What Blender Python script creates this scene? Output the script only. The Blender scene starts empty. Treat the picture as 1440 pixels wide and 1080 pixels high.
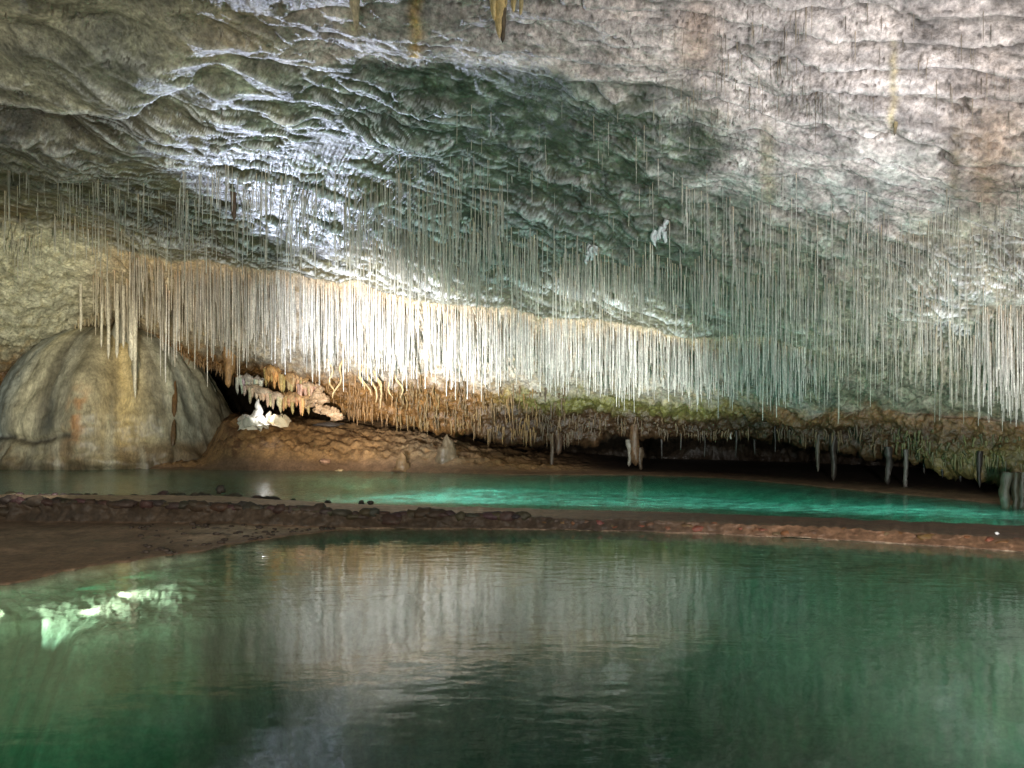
import bpy, math, random
import numpy as np
from mathutils import Vector

random.seed(7)
RNG = np.random.default_rng(7)
sc = bpy.context.scene
C = sc.collection

F = 1040.0          # focal length in photograph pixels (1440 wide)
CAMZ = 1.8          # eye height over the lake, metres
HOR = 600.0         # row of the horizon
POOL = 0.12         # level of the upper pool


def P(px, py, Y):
    """point at depth Y metres that the photograph shows at (px, py)"""
    return Vector(((px - 720) * Y / F, Y, CAMZ - (py - HOR) * Y / F))


# ------------------------------------------------------------------ camera
cam_d = bpy.data.cameras.new('camera')
cam_d.sensor_width = 36.0
cam_d.lens = F / 1440 * 36.0
cam_d.shift_y = 60.0 / 1440
cam_d.clip_end = 300
cam = bpy.data.objects.new('camera', cam_d)
C.objects.link(cam)
cam.location = (0, 0, CAMZ)
cam.rotation_euler = (math.radians(90), 0, 0)
sc.camera = cam

# ------------------------------------------------------------------ world: closed cave, only a dim bounce
w = bpy.data.worlds.new('World')
sc.world = w
w.use_nodes = True
bg = w.node_tree.nodes['Background']
bg.inputs[0].default_value = (0.92, 1.0, 0.90, 1)
bg.inputs[1].default_value = 0.15

vs = sc.view_settings
vs.view_transform = 'Standard'
vs.look = 'None'
vs.exposure = 1.1
vs.gamma = 1.0
vs.use_curve_mapping = False
sc.cycles.max_bounces = 7
sc.cycles.transparent_max_bounces = 10
sc.cycles.sample_clamp_indirect = 4.0
sc.cycles.caustics_reflective = False
sc.cycles.caustics_refractive = False


def spot(name, loc, target, power, color, size_deg, blend=1.0, radius=0.12):
    d = bpy.data.lights.new(name, 'SPOT')
    d.energy = power
    d.color = color
    d.spot_size = math.radians(size_deg)
    d.spot_blend = blend
    d.shadow_soft_size = radius
    o = bpy.data.objects.new(name, d)
    C.objects.link(o)
    o.location = loc
    o.rotation_euler = (Vector(target) - Vector(loc)).to_track_quat('-Z', 'Y').to_euler()
    return o


def point(name, loc, power, color, radius=0.05):
    d = bpy.data.lights.new(name, 'POINT')
    d.energy = power
    d.color = color
    d.shadow_soft_size = radius
    o = bpy.data.objects.new(name, d)
    C.objects.link(o)
    o.location = loc
    return o


# the show cave's lamps, with added fills among them
spot('straw_spotlight', (-4.6, 15.6, 0.55), P(570, 480, 27), 8600, (0.98, 0.97, 0.98), 54, 1.0, 0.10)
spot('straw_left_fill', (-7.6, 18.0, 0.5), P(270, 430, 28), 1700, (1.0, 0.95, 0.84), 46, 1.0, 0.1)  # added fill, brightens the left end of the curtain
spot('straw_side_spotlight', (1.0, 15.0, 0.45), P(850, 500, 25), 2600, (1.0, 0.98, 0.95), 56, 1.0, 0.10)
spot('ceiling_backlight', P(374, 582, 28.6), P(430, 240, 18.5), 5400, (0.70, 0.77, 1.0), 42, 1.0, 0.08)
spot('left_wall_spotlight', (-9.5, 17.0, 0.6), P(50, 420, 28), 2300, (1.0, 0.95, 0.78), 56, 1.0, 0.15)
spot('left_ceiling_fill', (-7.5, 9.0, 0.9), P(120, 90, 15), 900, (1.0, 0.96, 0.82), 75, 1.0, 0.2)  # added warm fill for the left ceiling
spot('dome_spotlight', (-7.4, 10.8, 1.1), P(120, 560, 31), 3000, (0.97, 0.97, 0.90), 34, 1.0, 0.15)
spot('right_ceiling_spotlight', (7.2, 8.6, 0.3), P(1080, 100, 13.5), 1500, (0.93, 0.93, 1.0), 66, 1.0, 0.15)
spot('right_wall_spotlight', (9.2, 11.6, 0.3), P(1380, 440, 16), 700, (1.0, 0.96, 0.95), 60, 1.0, 0.12)
spot('bank_spotlight', (-3.4, 17.5, 0.6), P(470, 620, 29), 2300, (1.0, 0.82, 0.58), 34, 1.0, 0.1)
point('stalagmite_lamp', P(372, 582, 28.9), 9, (1.0, 0.97, 0.95), 0.06)
spot('lake_underwater_lamp', (-6.1, 7.60, -0.05), (-4.0, 8.60, -0.30), 230, (1.0, 0.90, 0.80), 44, 0.35, 0.04)
spot('lake_underwater_lamp', (-4.9, 8.12, -0.08), (-3.5, 8.95, -0.38), 42, (1.0, 0.93, 0.84), 84, 0.6, 0.05)  # extra lamp added to widen the lit underwater patch
spot('lake_underwater_lamp', (-4.75, 8.75, -0.08), (-3.5, 9.4, -0.36), 34, (1.0, 0.96, 0.88), 84, 0.6, 0.05)  # another extra lamp, added to even out the same patch


def glow_strip(name, a, b, z, power, color, tilt):
    """added submerged strip light that widens the glow of the pool"""
    d = bpy.data.lights.new(name, 'AREA')
    d.shape = 'RECTANGLE'
    a, b = Vector((a[0], a[1], z)), Vector((b[0], b[1], z))
    d.size = (b - a).length
    d.size_y = 0.12
    d.energy = power
    d.color = color
    o = bpy.data.objects.new(name, d)
    C.objects.link(o)
    o.location = (a + b) / 2
    yaw = math.atan2((b - a).y, (b - a).x)
    o.rotation_euler = (math.radians(90 + tilt), 0, yaw)
    return o


for k_, (off_, f_) in enumerate(((0, 1.0), (.55, .9), (1.15, .75), (1.9, .6), (2.9, .5))):  # rows of strips added so the pool glow blends into a band
    glow_strip('pool_glow_strip', (-4.0 + off_ * .8, 16.5 + off_), (-0.2, 16.1 + off_), -0.42, 34 * f_, (0.74, 1.0, 0.98), 30)
    glow_strip('pool_glow_strip', (-0.2, 16.0 + off_), (4.6, 15.1 + off_), -0.42, 19 * f_, (0.62, 1.0, 0.92), 30)
    if k_ < 3:
        glow_strip('pool_glow_strip', (4.6, 14.9 + off_), (9.4, 13.4 + off_), -0.42, 20 * f_, (0.62, 1.0, 0.92), 30)
spot('right_underwater_lamp', (7.3, 9.6, -0.12), (7.0, 9.2, -0.5), 60, (1.0, 0.97, 0.75), 100, 0.9, 0.06)
# broad fill lights added on both sides of the camera
spot('camera_fill_light', (2.6, 0.6, 1.1), (8.0, 16.0, 4.2), 3300, (1.0, 0.96, 0.93), 88, 1.0, 0.35)
spot('camera_fill_light', (-2.4, 0.4, 1.1), (-9.0, 20.0, 4.0), 1900, (1.0, 0.95, 0.82), 80, 1.0, 0.35)


# ------------------------------------------------------------------ noise
_perm = RNG.permutation(256)
_perm = np.concatenate([_perm, _perm, _perm])
_g = RNG.normal(size=(256, 3))
_g /= np.linalg.norm(_g, axis=1)[:, None]


def perlin(x, y, z):
    x, y, z = np.broadcast_arrays(np.asarray(x, float), np.asarray(y, float), np.asarray(z, float))
    xi, yi, zi = (np.floor(a).astype(np.int64) for a in (x, y, z))
    xf, yf, zf = x - xi, y - yi, z - zi
    u, v, ww = (a * a * a * (a * (a * 6 - 15) + 10) for a in (xf, yf, zf))
    xi &= 255; yi &= 255; zi &= 255
    out = 0
    for dx in (0, 1):
        for dy in (0, 1):
            for dz in (0, 1):
                h = _perm[_perm[_perm[(xi + dx) & 255] + ((yi + dy) & 255)] + ((zi + dz) & 255)]
                g = _g[h]
                d = g[..., 0] * (xf - dx) + g[..., 1] * (yf - dy) + g[..., 2] * (zf - dz)
                out = out + d * (u if dx else 1 - u) * (v if dy else 1 - v) * (ww if dz else 1 - ww)
    return out * 1.5


def fbm(x, y, z, oct=4, gain=0.5):
    a, f, s = 1.0, 1.0, 0
    for k in range(oct):
        s = s + a * perlin(x * f + 17.3 * k, y * f, z * f - 9.1 * k)
        a *= gain
        f *= 2.03
    return s


def ridged(x, y, z, oct=4, gain=0.55):
    a, f, s = 1.0, 1.0, 0
    for k in range(oct):
        s = s + a * (1 - 2.2 * np.abs(perlin(x * f + 31.7 * k, y * f, z * f)))
        a *= gain
        f *= 2.07
    return s


def sm(a, b, x):
    t = np.clip((x - a) / (b - a), 0, 1)
    return t * t * (3 - 2 * t)


# ------------------------------------------------------------------ mesh helpers
def grid_faces(nr, nc):
    r = np.arange(nr - 1)[:, None] * nc
    c = np.arange(nc - 1)[None, :]
    a = (r + c).ravel()
    return np.stack([a, a + 1, a + nc + 1, a + nc], 1)


def np_mesh(name, verts, quads, cols=None, mat=None, smooth=True, parent=None):
    me = bpy.data.meshes.new(name)
    nv, nf = len(verts), len(quads)
    k = quads.shape[1]
    me.vertices.add(nv)
    me.vertices.foreach_set('co', np.ascontiguousarray(verts, dtype=np.float32).ravel())
    me.loops.add(nf * k)
    me.loops.foreach_set('vertex_index', quads.astype(np.int32).ravel())
    me.polygons.add(nf)
    me.polygons.foreach_set('loop_start', np.arange(0, nf * k, k, dtype=np.int32))
    me.polygons.foreach_set('loop_total', np.full(nf, k, dtype=np.int32))
    me.polygons.foreach_set('use_smooth', np.full(nf, smooth, dtype=bool))
    me.update(calc_edges=True)
    if cols is not None:
        at = me.color_attributes.new('tint', 'FLOAT_COLOR', 'POINT')
        c4 = np.ones((nv, 4), dtype=np.float32)
        c4[:, :3] = cols
        at.data.foreach_set('color', c4.ravel())
    if mat:
        me.materials.append(mat)
    o = bpy.data.objects.new(name, me)
    C.objects.link(o)
    if parent:
        o.parent = parent
    return o


def tag(o, label=None, cat=None, group=None, kind=None):
    if label: o['label'] = label
    if cat: o['category'] = cat
    if group: o['group'] = group
    if kind: o['kind'] = kind
    return o


def empty(name, loc):
    o = bpy.data.objects.new(name, None)
    o.empty_display_size = .2
    C.objects.link(o)
    o.location = loc
    return o


# ------------------------------------------------------------------ materials
def nt(name):
    m = bpy.data.materials.new(name)
    m.use_nodes = True
    n, l = m.node_tree.nodes, m.node_tree.links
    return m, n, l, n['Principled BSDF']


def rock_mat(name, rough=0.55, spec=0.5, bump=0.5, scale=3.0, var=0.35, coat=0.0, objcol=False, stretch=(1, 1, 1), dist=0.05, translucent=0.0):
    m, n, l, b = nt(name)
    at = n.new('ShaderNodeAttribute'); at.attribute_name = 'tint'
    col = at.outputs['Color']
    if objcol:
        oi = n.new('ShaderNodeObjectInfo')
        mx = n.new('ShaderNodeMix'); mx.data_type = 'RGBA'; mx.blend_type = 'MULTIPLY'; mx.inputs[0].default_value = 1
        l.new(col, mx.inputs['A']); l.new(oi.outputs['Color'], mx.inputs['B'])
        col = mx.outputs['Result']
    geo = n.new('ShaderNodeNewGeometry')
    mp = n.new('ShaderNodeMapping'); mp.inputs['Scale'].default_value = stretch
    l.new(geo.outputs['Position'], mp.inputs['Vector'])
    no = n.new('ShaderNodeTexNoise'); no.inputs['Scale'].default_value = scale
    no.inputs['Detail'].default_value = 7; no.inputs['Roughness'].default_value = 0.65
    l.new(mp.outputs[0], no.inputs['Vector'])
    mr = n.new('ShaderNodeMapRange')
    mr.inputs[1].default_value = 0.3; mr.inputs[2].default_value = 0.7
    mr.inputs[3].default_value = 1 - var; mr.inputs[4].default_value = 1 + var
    l.new(no.outputs['Fac'], mr.inputs[0])
    mu = n.new('ShaderNodeMix'); mu.data_type = 'RGBA'; mu.blend_type = 'MULTIPLY'; mu.inputs[0].default_value = 1
    l.new(col, mu.inputs['A']); l.new(mr.outputs[0], mu.inputs['B'])
    nf = n.new('ShaderNodeTexNoise'); nf.inputs['Scale'].default_value = scale * 5.3
    nf.inputs['Detail'].default_value = 5; nf.inputs['Roughness'].default_value = 0.7
    l.new(mp.outputs[0], nf.inputs['Vector'])
    mf = n.new('ShaderNodeMapRange')
    mf.inputs[1].default_value = 0.36; mf.inputs[2].default_value = 0.64
    mf.inputs[3].default_value = 1 - var * 1.1; mf.inputs[4].default_value = 1 + var * .8
    l.new(nf.outputs['Fac'], mf.inputs[0])
    mg = n.new('ShaderNodeMix'); mg.data_type = 'RGBA'; mg.blend_type = 'MULTIPLY'; mg.inputs[0].default_value = 1
    l.new(mu.outputs['Result'], mg.inputs['A']); l.new(mf.outputs[0], mg.inputs['B'])
    mu = mg
    l.new(mu.outputs['Result'], b.inputs['Base Color'])
    n2 = n.new('ShaderNodeTexNoise'); n2.inputs['Scale'].default_value = scale * 3.1
    n2.inputs['Detail'].default_value = 6; n2.inputs['Roughness'].default_value = 0.6
    l.new(mp.outputs[0], n2.inputs['Vector'])
    bp = n.new('ShaderNodeBump'); bp.inputs['Strength'].default_value = bump; bp.inputs['Distance'].default_value = dist
    l.new(n2.outputs['Fac'], bp.inputs['Height'])
    l.new(bp.outputs[0], b.inputs['Normal'])
    b.inputs['Roughness'].default_value = rough
    b.inputs['Specular IOR Level'].default_value = spec
    b.inputs['Coat Weight'].default_value = coat
    b.inputs['Coat Roughness'].default_value = 0.2
    if translucent:
        tr = n.new('ShaderNodeBsdfTranslucent'); l.new(mu.outputs['Result'], tr.inputs['Color'])
        ms = n.new('ShaderNodeMixShader'); ms.inputs[0].default_value = translucent
        l.new(b.outputs[0], ms.inputs[1]); l.new(tr.outputs[0], ms.inputs[2])
        l.new(ms.outputs[0], n['Material Output'].inputs['Surface'])
    return m


M_ceiling = rock_mat('wet_limestone', rough=0.40, spec=0.6, bump=0.9, scale=2.0, var=0.42, dist=0.09)
M_ground = rock_mat('wet_clay', rough=0.6, spec=0.4, bump=0.6, scale=2.2, var=0.3, dist=0.05)
M_dome = rock_mat('flowstone', rough=0.45, spec=0.5, bump=0.6, scale=2.2, var=0.30, stretch=(1, 1, .35), dist=0.05)
M_straw = rock_mat('calcite_straw', rough=0.4, spec=0.5, bump=0.1, scale=3.0, var=0.25, objcol=True, dist=0.01, translucent=0.3)
M_stal = rock_mat('stalactite_calcite', rough=0.5, spec=0.5, bump=0.6, scale=3.5, var=0.35, stretch=(1, 1, .5), dist=0.04)
M_white = rock_mat('white_calcite', rough=0.4, spec=0.5, bump=0.4, scale=5, var=0.12, dist=0.03)


def water_mat(name, absorb, density, ior, ripple, rscale, rough=0.02, milk=(.05, .2, .12), milky=0.4, streak=.15):
    m, n, l, b = nt(name)
    n.remove(b)
    out = n['Material Output']
    geo = n.new('ShaderNodeNewGeometry')
    mp = n.new('ShaderNodeMapping'); mp.inputs['Scale'].default_value = (1.0, 1.7, 1)
    l.new(geo.outputs['Position'], mp.inputs['Vector'])
    big = n.new('ShaderNodeTexNoise'); big.inputs['Scale'].default_value = rscale; big.inputs['Detail'].default_value = 3
    l.new(mp.outputs[0], big.inputs['Vector'])
    msk = n.new('ShaderNodeTexNoise'); msk.inputs['Scale'].default_value = 0.35; msk.inputs['Detail'].default_value = 1
    l.new(geo.outputs['Position'], msk.inputs['Vector'])
    mr = n.new('ShaderNodeMapRange'); mr.inputs[1].default_value = .38; mr.inputs[2].default_value = .68
    mr.inputs[3].default_value = .35; mr.inputs[4].default_value = 1.3
    l.new(msk.outputs['Fac'], mr.inputs[0])
    mm = n.new('ShaderNodeMath'); mm.operation = 'MULTIPLY'
    l.new(big.outputs['Fac'], mm.inputs[0]); l.new(mr.outputs[0], mm.inputs[1])
    bp = n.new('ShaderNodeBump'); bp.inputs['Strength'].default_value = ripple; bp.inputs['Distance'].default_value = 0.02
    l.new(mm.outputs[0], bp.inputs['Height'])
    fr = n.new('ShaderNodeFresnel'); fr.inputs['IOR'].default_value = ior
    l.new(bp.outputs[0], fr.inputs['Normal'])
    gl = n.new('ShaderNodeBsdfGlossy'); gl.inputs['Roughness'].default_value = rough
    l.new(bp.outputs[0], gl.inputs['Normal'])
    tr0 = n.new('ShaderNodeBsdfTransparent')
    di = n.new('ShaderNodeBsdfDiffuse'); di.inputs['Color'].default_value = (*milk, 1)
    tl = n.new('ShaderNodeBsdfTranslucent'); tl.inputs['Color'].default_value = (*milk, 1)
    l.new(bp.outputs[0], di.inputs['Normal']); l.new(bp.outputs[0], tl.inputs['Normal'])
    sk = n.new('ShaderNodeTexNoise'); sk.inputs['Scale'].default_value = 3.2; sk.inputs['Detail'].default_value = 5; sk.inputs['Roughness'].default_value = .6
    sp = n.new('ShaderNodeMapping'); sp.inputs['Scale'].default_value = (1.0, 2.2, 1)
    l.new(geo.outputs['Position'], sp.inputs['Vector']); l.new(sp.outputs[0], sk.inputs['Vector'])
    sr = n.new('ShaderNodeMapRange'); sr.inputs[1].default_value = .42; sr.inputs[2].default_value = .60
    sr.inputs[3].default_value = 1 - streak; sr.inputs[4].default_value = 1 + .6 * streak  # ripple light painted as streaks in the milky colour
    l.new(sk.outputs['Fac'], sr.inputs[0])
    sx = n.new('ShaderNodeMix'); sx.data_type = 'RGBA'; sx.blend_type = 'MULTIPLY'; sx.inputs[0].default_value = 1
    sx.inputs['A'].default_value = (*milk, 1); l.new(sr.outputs[0], sx.inputs['B'])
    l.new(sx.outputs['Result'], di.inputs['Color']); l.new(sx.outputs['Result'], tl.inputs['Color'])
    mk = n.new('ShaderNodeMixShader'); mk.inputs[0].default_value = .5
    l.new(di.outputs[0], mk.inputs[1]); l.new(tl.outputs[0], mk.inputs[2])
    tr = n.new('ShaderNodeMixShader'); tr.inputs[0].default_value = milky
    l.new(tr0.outputs[0], tr.inputs[1]); l.new(mk.outputs[0], tr.inputs[2])
    ms = n.new('ShaderNodeMixShader')
    bf = n.new('ShaderNodeMath'); bf.operation = 'SUBTRACT'; bf.inputs[0].default_value = 1
    l.new(geo.outputs['Backfacing'], bf.inputs[1])
    fm = n.new('ShaderNodeMath'); fm.operation = 'MULTIPLY'
    l.new(fr.outputs[0], fm.inputs[0]); l.new(bf.outputs[0], fm.inputs[1])
    l.new(fm.outputs[0], ms.inputs[0]); l.new(tr.outputs[0], ms.inputs[1]); l.new(gl.outputs[0], ms.inputs[2])
    l.new(ms.outputs[0], out.inputs['Surface'])
    va = n.new('ShaderNodeVolumeAbsorption'); va.inputs['Color'].default_value = (*absorb, 1); va.inputs['Density'].default_value = density
    l.new(va.outputs[0], out.inputs['Volume'])
    return m


M_lake = water_mat('lake_water', (0.10, 0.74, 0.56), 0.36, 2.05, 0.30, 3.0, 0.06, (.010, .200, .095), .40)
M_pool = water_mat('pool_water', (0.0, 0.90, 0.82), 0.50, 1.25, 1.0, 5.0, 0.14, (.28, .74, .60), .42, .75)

# ------------------------------------------------------------------ cave ceiling and far wall
colpx = np.array([-500, 0, 150, 320, 500, 720, 850, 1050, 1250, 1440, 1950], float)
rows_py = {
    2: ([0] * 11, [14, 14, 14, 13.8, 13.5, 13.3, 13, 12.6, 12, 11.5, 10.5]),
    3: ([130, 130, 150, 90, 80, 85, 110, 130, 200, 250, 300], [16.5, 16.5, 16.5, 15.5, 15.2, 15, 14.8, 14.4, 13.8, 13.4, 12]),
    4: ([230, 230, 240, 215, 200, 220, 240, 270, 300, 330, 380], [20, 20, 20, 18.5, 18, 18, 17.5, 16.6, 15.3, 14.4, 13]),
    5: ([260, 270, 290, 300, 320, 340, 355, 375, 400, 430, 470], [23, 23, 23.5, 22.5, 22, 21, 20, 18.5, 16.6, 15.2, 13.8]),
    6: ([290, 310, 345, 372, 397, 435, 450, 468, 490, 510, 540], [25, 25, 27, 26, 25.5, 24, 23, 20.5, 18.2, 16.3, 14.5]),
    7: ([540, 520, 448, 500, 530, 545, 550, 560, 575, 590, 620], [32, 32, 33.5, 31, 29.5, 27.5, 26.5, 23, 20, 17.2, 15]),
    8: ([580, 560, 462, 520, 578, 622, 612, 603, 636, 676, 690], [32.5, 32.5, 34, 32.5, 31.5, 29, 28, 24.5, 20.5, 16.8, 14.8]),
}
cols_in = np.arange(-60, 1501, 1.8)
PXC = np.concatenate([np.arange(-500, -60, 12), cols_in, np.arange(1510, 1950, 12)])


def smooth_interp(px, vals, width=28):
    xs = np.arange(-560, 2011, 4.0)
    v = np.interp(xs, colpx, vals)
    k = np.exp(-0.5 * (np.arange(-30, 31) * 4.0 / width) ** 2); k /= k.sum()
    v = np.convolve(np.pad(v, 30, mode='edge'), k, mode='valid')
    return np.interp(px, xs, v)


nC = len(PXC)
ctrlY, ctrlZ, ctrlPy = [], [], []
ctrlY.append(np.full(nC, -4.0)); ctrlZ.append(np.full(nC, 10.6))
ctrlY.append(np.full(nC, 8.0)); ctrlZ.append(smooth_interp(PXC, [10.4] * 7 + [10.2, 9.6, 9.2, 8.0]))
pyrow = {}
for r in range(2, 9):
    py = smooth_interp(PXC, rows_py[r][0]); Y = smooth_interp(PXC, rows_py[r][1])
    if r == 7 or r == 6:
        wig = perlin(PXC * .02, 3.1 * r, 0) * 7 + perlin(PXC * .006, 1.1 * r, 5) * 8
        py = py + wig
    if r == 8:
        py = py + perlin(PXC * .03, 7.7, 0) * 8
    pyrow[r] = py
    ctrlY.append(Y); ctrlZ.append(CAMZ - (py - HOR) * Y / F)
ctrlY.append(ctrlY[8] + 2.5); ctrlZ.append(ctrlZ[8] + 0.25)
ctrlY.append(ctrlY[8] + 7); ctrlZ.append(np.maximum(ctrlZ[8] - .5, .9))
ctrlY.append(ctrlY[8] + 8); ctrlZ.append(np.full(nC, -1.0))
seg_n = [10, 30, 52, 76, 52, 42, 78, 48, 12, 10, 14]
Yb, Zb, Vp = [], [], []
for i, ns in enumerate(seg_n):
    for k in range(ns):
        t = k / ns
        Yb.append(ctrlY[i] * (1 - t) + ctrlY[i + 1] * t)
        Zb.append(ctrlZ[i] * (1 - t) + ctrlZ[i + 1] * t)
        Vp.append(i + t)
Yb.append(ctrlY[-1]); Zb.append(ctrlZ[-1]); Vp.append(len(seg_n))
Yb, Zb, Vp = np.array(Yb), np.array(Zb), np.array(Vp)
# soften the profile a little along the rows (keeps the lip)
for _ in range(3):
    Yb[1:-1] = (Yb[:-2] + 2 * Yb[1:-1] + Yb[2:]) / 4
    Zb[1:-1] = (Zb[:-2] + 2 * Zb[1:-1] + Zb[2:]) / 4
nR = len(Vp)
Xb = (PXC[None, :] - 720) / F * np.maximum(Yb, 10.0)
PYb = HOR - (Zb - CAMZ) * F / np.maximum(Yb, 1.0)
V = np.broadcast_to(Vp[:, None], Yb.shape)
PXg = np.broadcast_to(PXC[None, :], Yb.shape)
base = np.stack([Xb, Yb, Zb], -1)
du = np.gradient(base, axis=1); dv = np.gradient(base, axis=0)
nrm = np.cross(du, dv)
nrm /= np.linalg.norm(nrm, axis=-1, keepdims=True) + 1e-9
tocam = np.array([0, 0, CAMZ]) - base
flip = np.sign((nrm * tocam).sum(-1, keepdims=True)); flip[flip == 0] = 1
# make normals face the open side consistently (down / towards the viewer)
nrm = nrm * np.sign(np.median(flip[60:300]))
X, Y_, Z_ = Xb, Yb, Zb

# bedding: long thin beds that dip gently to the right, broken into ledges
warp = fbm(X * .22, Y_ * .22, Z_ * .35, 4)
in_riser = sm(5.93, 6.05, V) * (1 - sm(6.9, 7.1, V))
left_wall = (1 - sm(60, 190, PXg)) * sm(5.6, 6.1, V) * (1 - sm(7.3, 7.9, V))
below = sm(6.9, 7.1, V)
dip = .34 - .22 * sm(400, 1300, PXg)
D = Y_ * .85 - dip * X - .45 * Z_
s1 = D * .95 + warp * .9 + fbm(X * .7, D * 1.3, Z_, 3) * .40
saw1 = (s1 * .62) % 1.0
s2 = D * 1.0 + fbm(X * .55 + 5, D * .9, Z_, 3) * .42
saw2 = (s2 * 1.9) % 1.0
s4 = D * 1.0 + fbm(X * .9 + 15, D * 1.2, Z_, 3) * .22
saw4 = (s4 * 4.3) % 1.0
step = lambda s: np.where(s < .82, s / .82, (1 - s) / .18)
patch1 = sm(-.25, .35, fbm(X * .28 + 9, Y_ * .3, Z_ * .3, 2))
patch2 = sm(-.2, .3, fbm(X * .7 + 2, D * 1.5, Z_ * .3, 3))
upper = 1 - sm(5.7, 6.0, V)
pn = perlin(X * .5, Y_ * .5, 0) * .4
slab_zone = (1 - sm(2.75, 3.2, V + pn)) * sm(330, 480, PXg) + sm(900, 1050, PXg) * (1 - sm(3.4, 4.4, V + pn))
slab_zone = np.clip(slab_zone, 0, 1)
rough_up = upper * (1 - .85 * slab_zone) * (1 - .5 * (1 - sm(280, 400, PXg)) * (1 - sm(3.0, 3.6, V)))
disp_big = .30 * ridged(X * .22 + 3, D * .5, Z_ * .3, 2) * (1 - sm(330, 480, PXg)) * (1 - sm(3.3, 4.4, V))
disp = disp_big + 0.22 * fbm(X * .3, D * .5, Z_ * .6, 3) * (1 - .5 * in_riser)
smooth_patch = .35 + .65 * sm(-.25, .3, fbm(X * .35 + 40, D * .6, Z_ * .3, 3))
disp += rough_up * smooth_patch * (0.22 * step(saw1) * (.25 + .75 * patch1) + 0.12 * step(saw2) * patch2)
wx = .8 * fbm(X * .5 + 60, D * .8, Z_ * .3, 3); wy = .8 * fbm(X * .5, D * .8 + 60, Z_ * .3, 3)
disp += rough_up * smooth_patch * (0.07 * ridged(X * .5 + wx, D * 1.6 + wy, Z_ * .4, 4, .55) + .10 * fbm(X * 1.0 + wx, D * 1.9 + wy, Z_, 6, .60))
crk = np.abs(fbm(X * .35 + 11, D * .9 + wy, Z_ * .4, 5, .55))
crack = rough_up * (1 - sm(0, .022, crk)) * sm(-.1, .2, fbm(X * .4, D * .6, 9., 2))
disp -= .14 * crack
disp += upper * slab_zone * (.05 * fbm(X * .7, D * 1.8, Z_, 5, .62) + .02 * ridged(X * .7, D * 2.6, Z_, 3))
disp += (1 - upper) * (1 - in_riser) * 0.08 * ridged(X * 1.0, Y_ * 1.6, Z_ * 1.6, 5, .6)
disp += in_riser * (0.07 * ridged(X * 1.6, Y_ * .9, Z_ * .9, 4) + .05 * ridged(X * 5, Y_, Z_ * 1.0, 3) + .03 * fbm(X * 9, Y_ * 2, Z_ * 5, 3))
disp += left_wall * (0.10 * ridged(X * 1.0 + Z_ * .7, Y_ * 1.0, Z_ * .9 - X * .6, 5, .6) + .03 * fbm(X * 4, Y_ * 3, Z_ * 3, 3))
disp += below * (0.12 * ridged(X * 2.0, Y_ * 1.2, Z_ * .8, 4, .6) + .05 * perlin(X * 8, Y_ * 2, Z_ * 1.5))
# big overhanging block in the upper left, with the dark recess under it
blk = sm(-40, 60, PXg - 20) * (1 - sm(200, 330, PXg + (PYb - 60) * .7))
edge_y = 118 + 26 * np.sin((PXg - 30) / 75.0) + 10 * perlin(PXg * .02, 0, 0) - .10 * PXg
disp += -0.45 * sm(0, 5, PYb - edge_y) * (1 - sm(20, 70, PYb - edge_y)) * (1 - sm(170, 300, PXg)) * (V > 1.5)
disp += 0.40 * (1 - sm(-4, 0, PYb - edge_y)) * sm(-120, -20, PYb - edge_y) * (1 - sm(170, 300, PXg)) * (V > 1.5)
# slabs along the top of the picture: thin horizontal beds with dark joints
s3 = Y_ * 1.6 - Z_ * 1.15 + .05 * X + fbm(X * .16, Y_ * .5, Z_ * .5, 5, .55) * 1.0
lines = np.abs(((s3 * .9) % 1.0) - .5)
joint = slab_zone * (1 - sm(0.0, .075, lines)) * sm(-.25, .1, fbm(X * .35, Y_, 3., 2))
cr_v = np.abs(((X * .55 + fbm(X * .5, Y_ * 1.5, 4., 3) * .9 + np.floor(s3 * .9 + .5) * .37) % 1.0) - .5)
joint2 = slab_zone * (1 - sm(0, .018, cr_v)) * sm(.0, .2, fbm(X * .6 + 7, Y_ * 1.2, 3., 2))
l2 = np.abs(((s3 * 2.35 + .3 * fbm(X * .5, Y_, Z_, 3)) % 1.0) - .5)
joint3 = slab_zone * (1 - sm(0, .07, l2)) * sm(-.1, .15, fbm(X * .7 + 20, Y_ * 1.4, 3., 3))
joint = np.clip(joint + .55 * joint3, 0, 1)
disp -= .12 * joint + .05 * joint2
disp += slab_zone * .17 * step((s3 * .9 + .5) % 1.0)
dispc = disp
co = base + nrm * dispc[..., None]

# curvature of the relief, used to paint pale glints on the sharp lips
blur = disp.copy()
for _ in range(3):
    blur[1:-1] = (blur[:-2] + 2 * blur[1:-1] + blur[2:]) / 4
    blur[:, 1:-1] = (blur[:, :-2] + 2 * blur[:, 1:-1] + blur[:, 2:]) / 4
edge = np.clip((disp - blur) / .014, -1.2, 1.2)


def lerp(c, new, wt):
    return c * (1 - wt[..., None]) + np.array(new, float) * wt[..., None]


def gauss(cx, cy, rx, ry, ang=0.0):
    ca, sa = math.cos(ang), math.sin(ang)
    dx, dy = PXg - cx, PYb - cy
    u, v = dx * ca + dy * sa, -dx * sa + dy * ca
    return np.exp(-((u / rx) ** 2 + (v / ry) ** 2))


n1 = fbm(X * .6, Y_ * .8, Z_ * .8, 4)
n2_ = fbm(X * 1.7 + 3, Y_ * 2.4, Z_ * 2.4, 4)
n3 = fbm(X * 4.0, Y_ * 6.0, Z_ * 6.0, 3)
col = np.zeros(X.shape + (3,)) + np.array([0.165, 0.155, 0.105])
# left overhead: olive grey, brown seams
lf = 1 - sm(330, 520, PXg)
col = lerp(col, (.20, .18, .125), lf)
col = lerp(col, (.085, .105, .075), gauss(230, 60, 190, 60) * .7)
col = lerp(col, (.22, .16, .10), gauss(330, 40, 90, 40) * .6)
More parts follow.
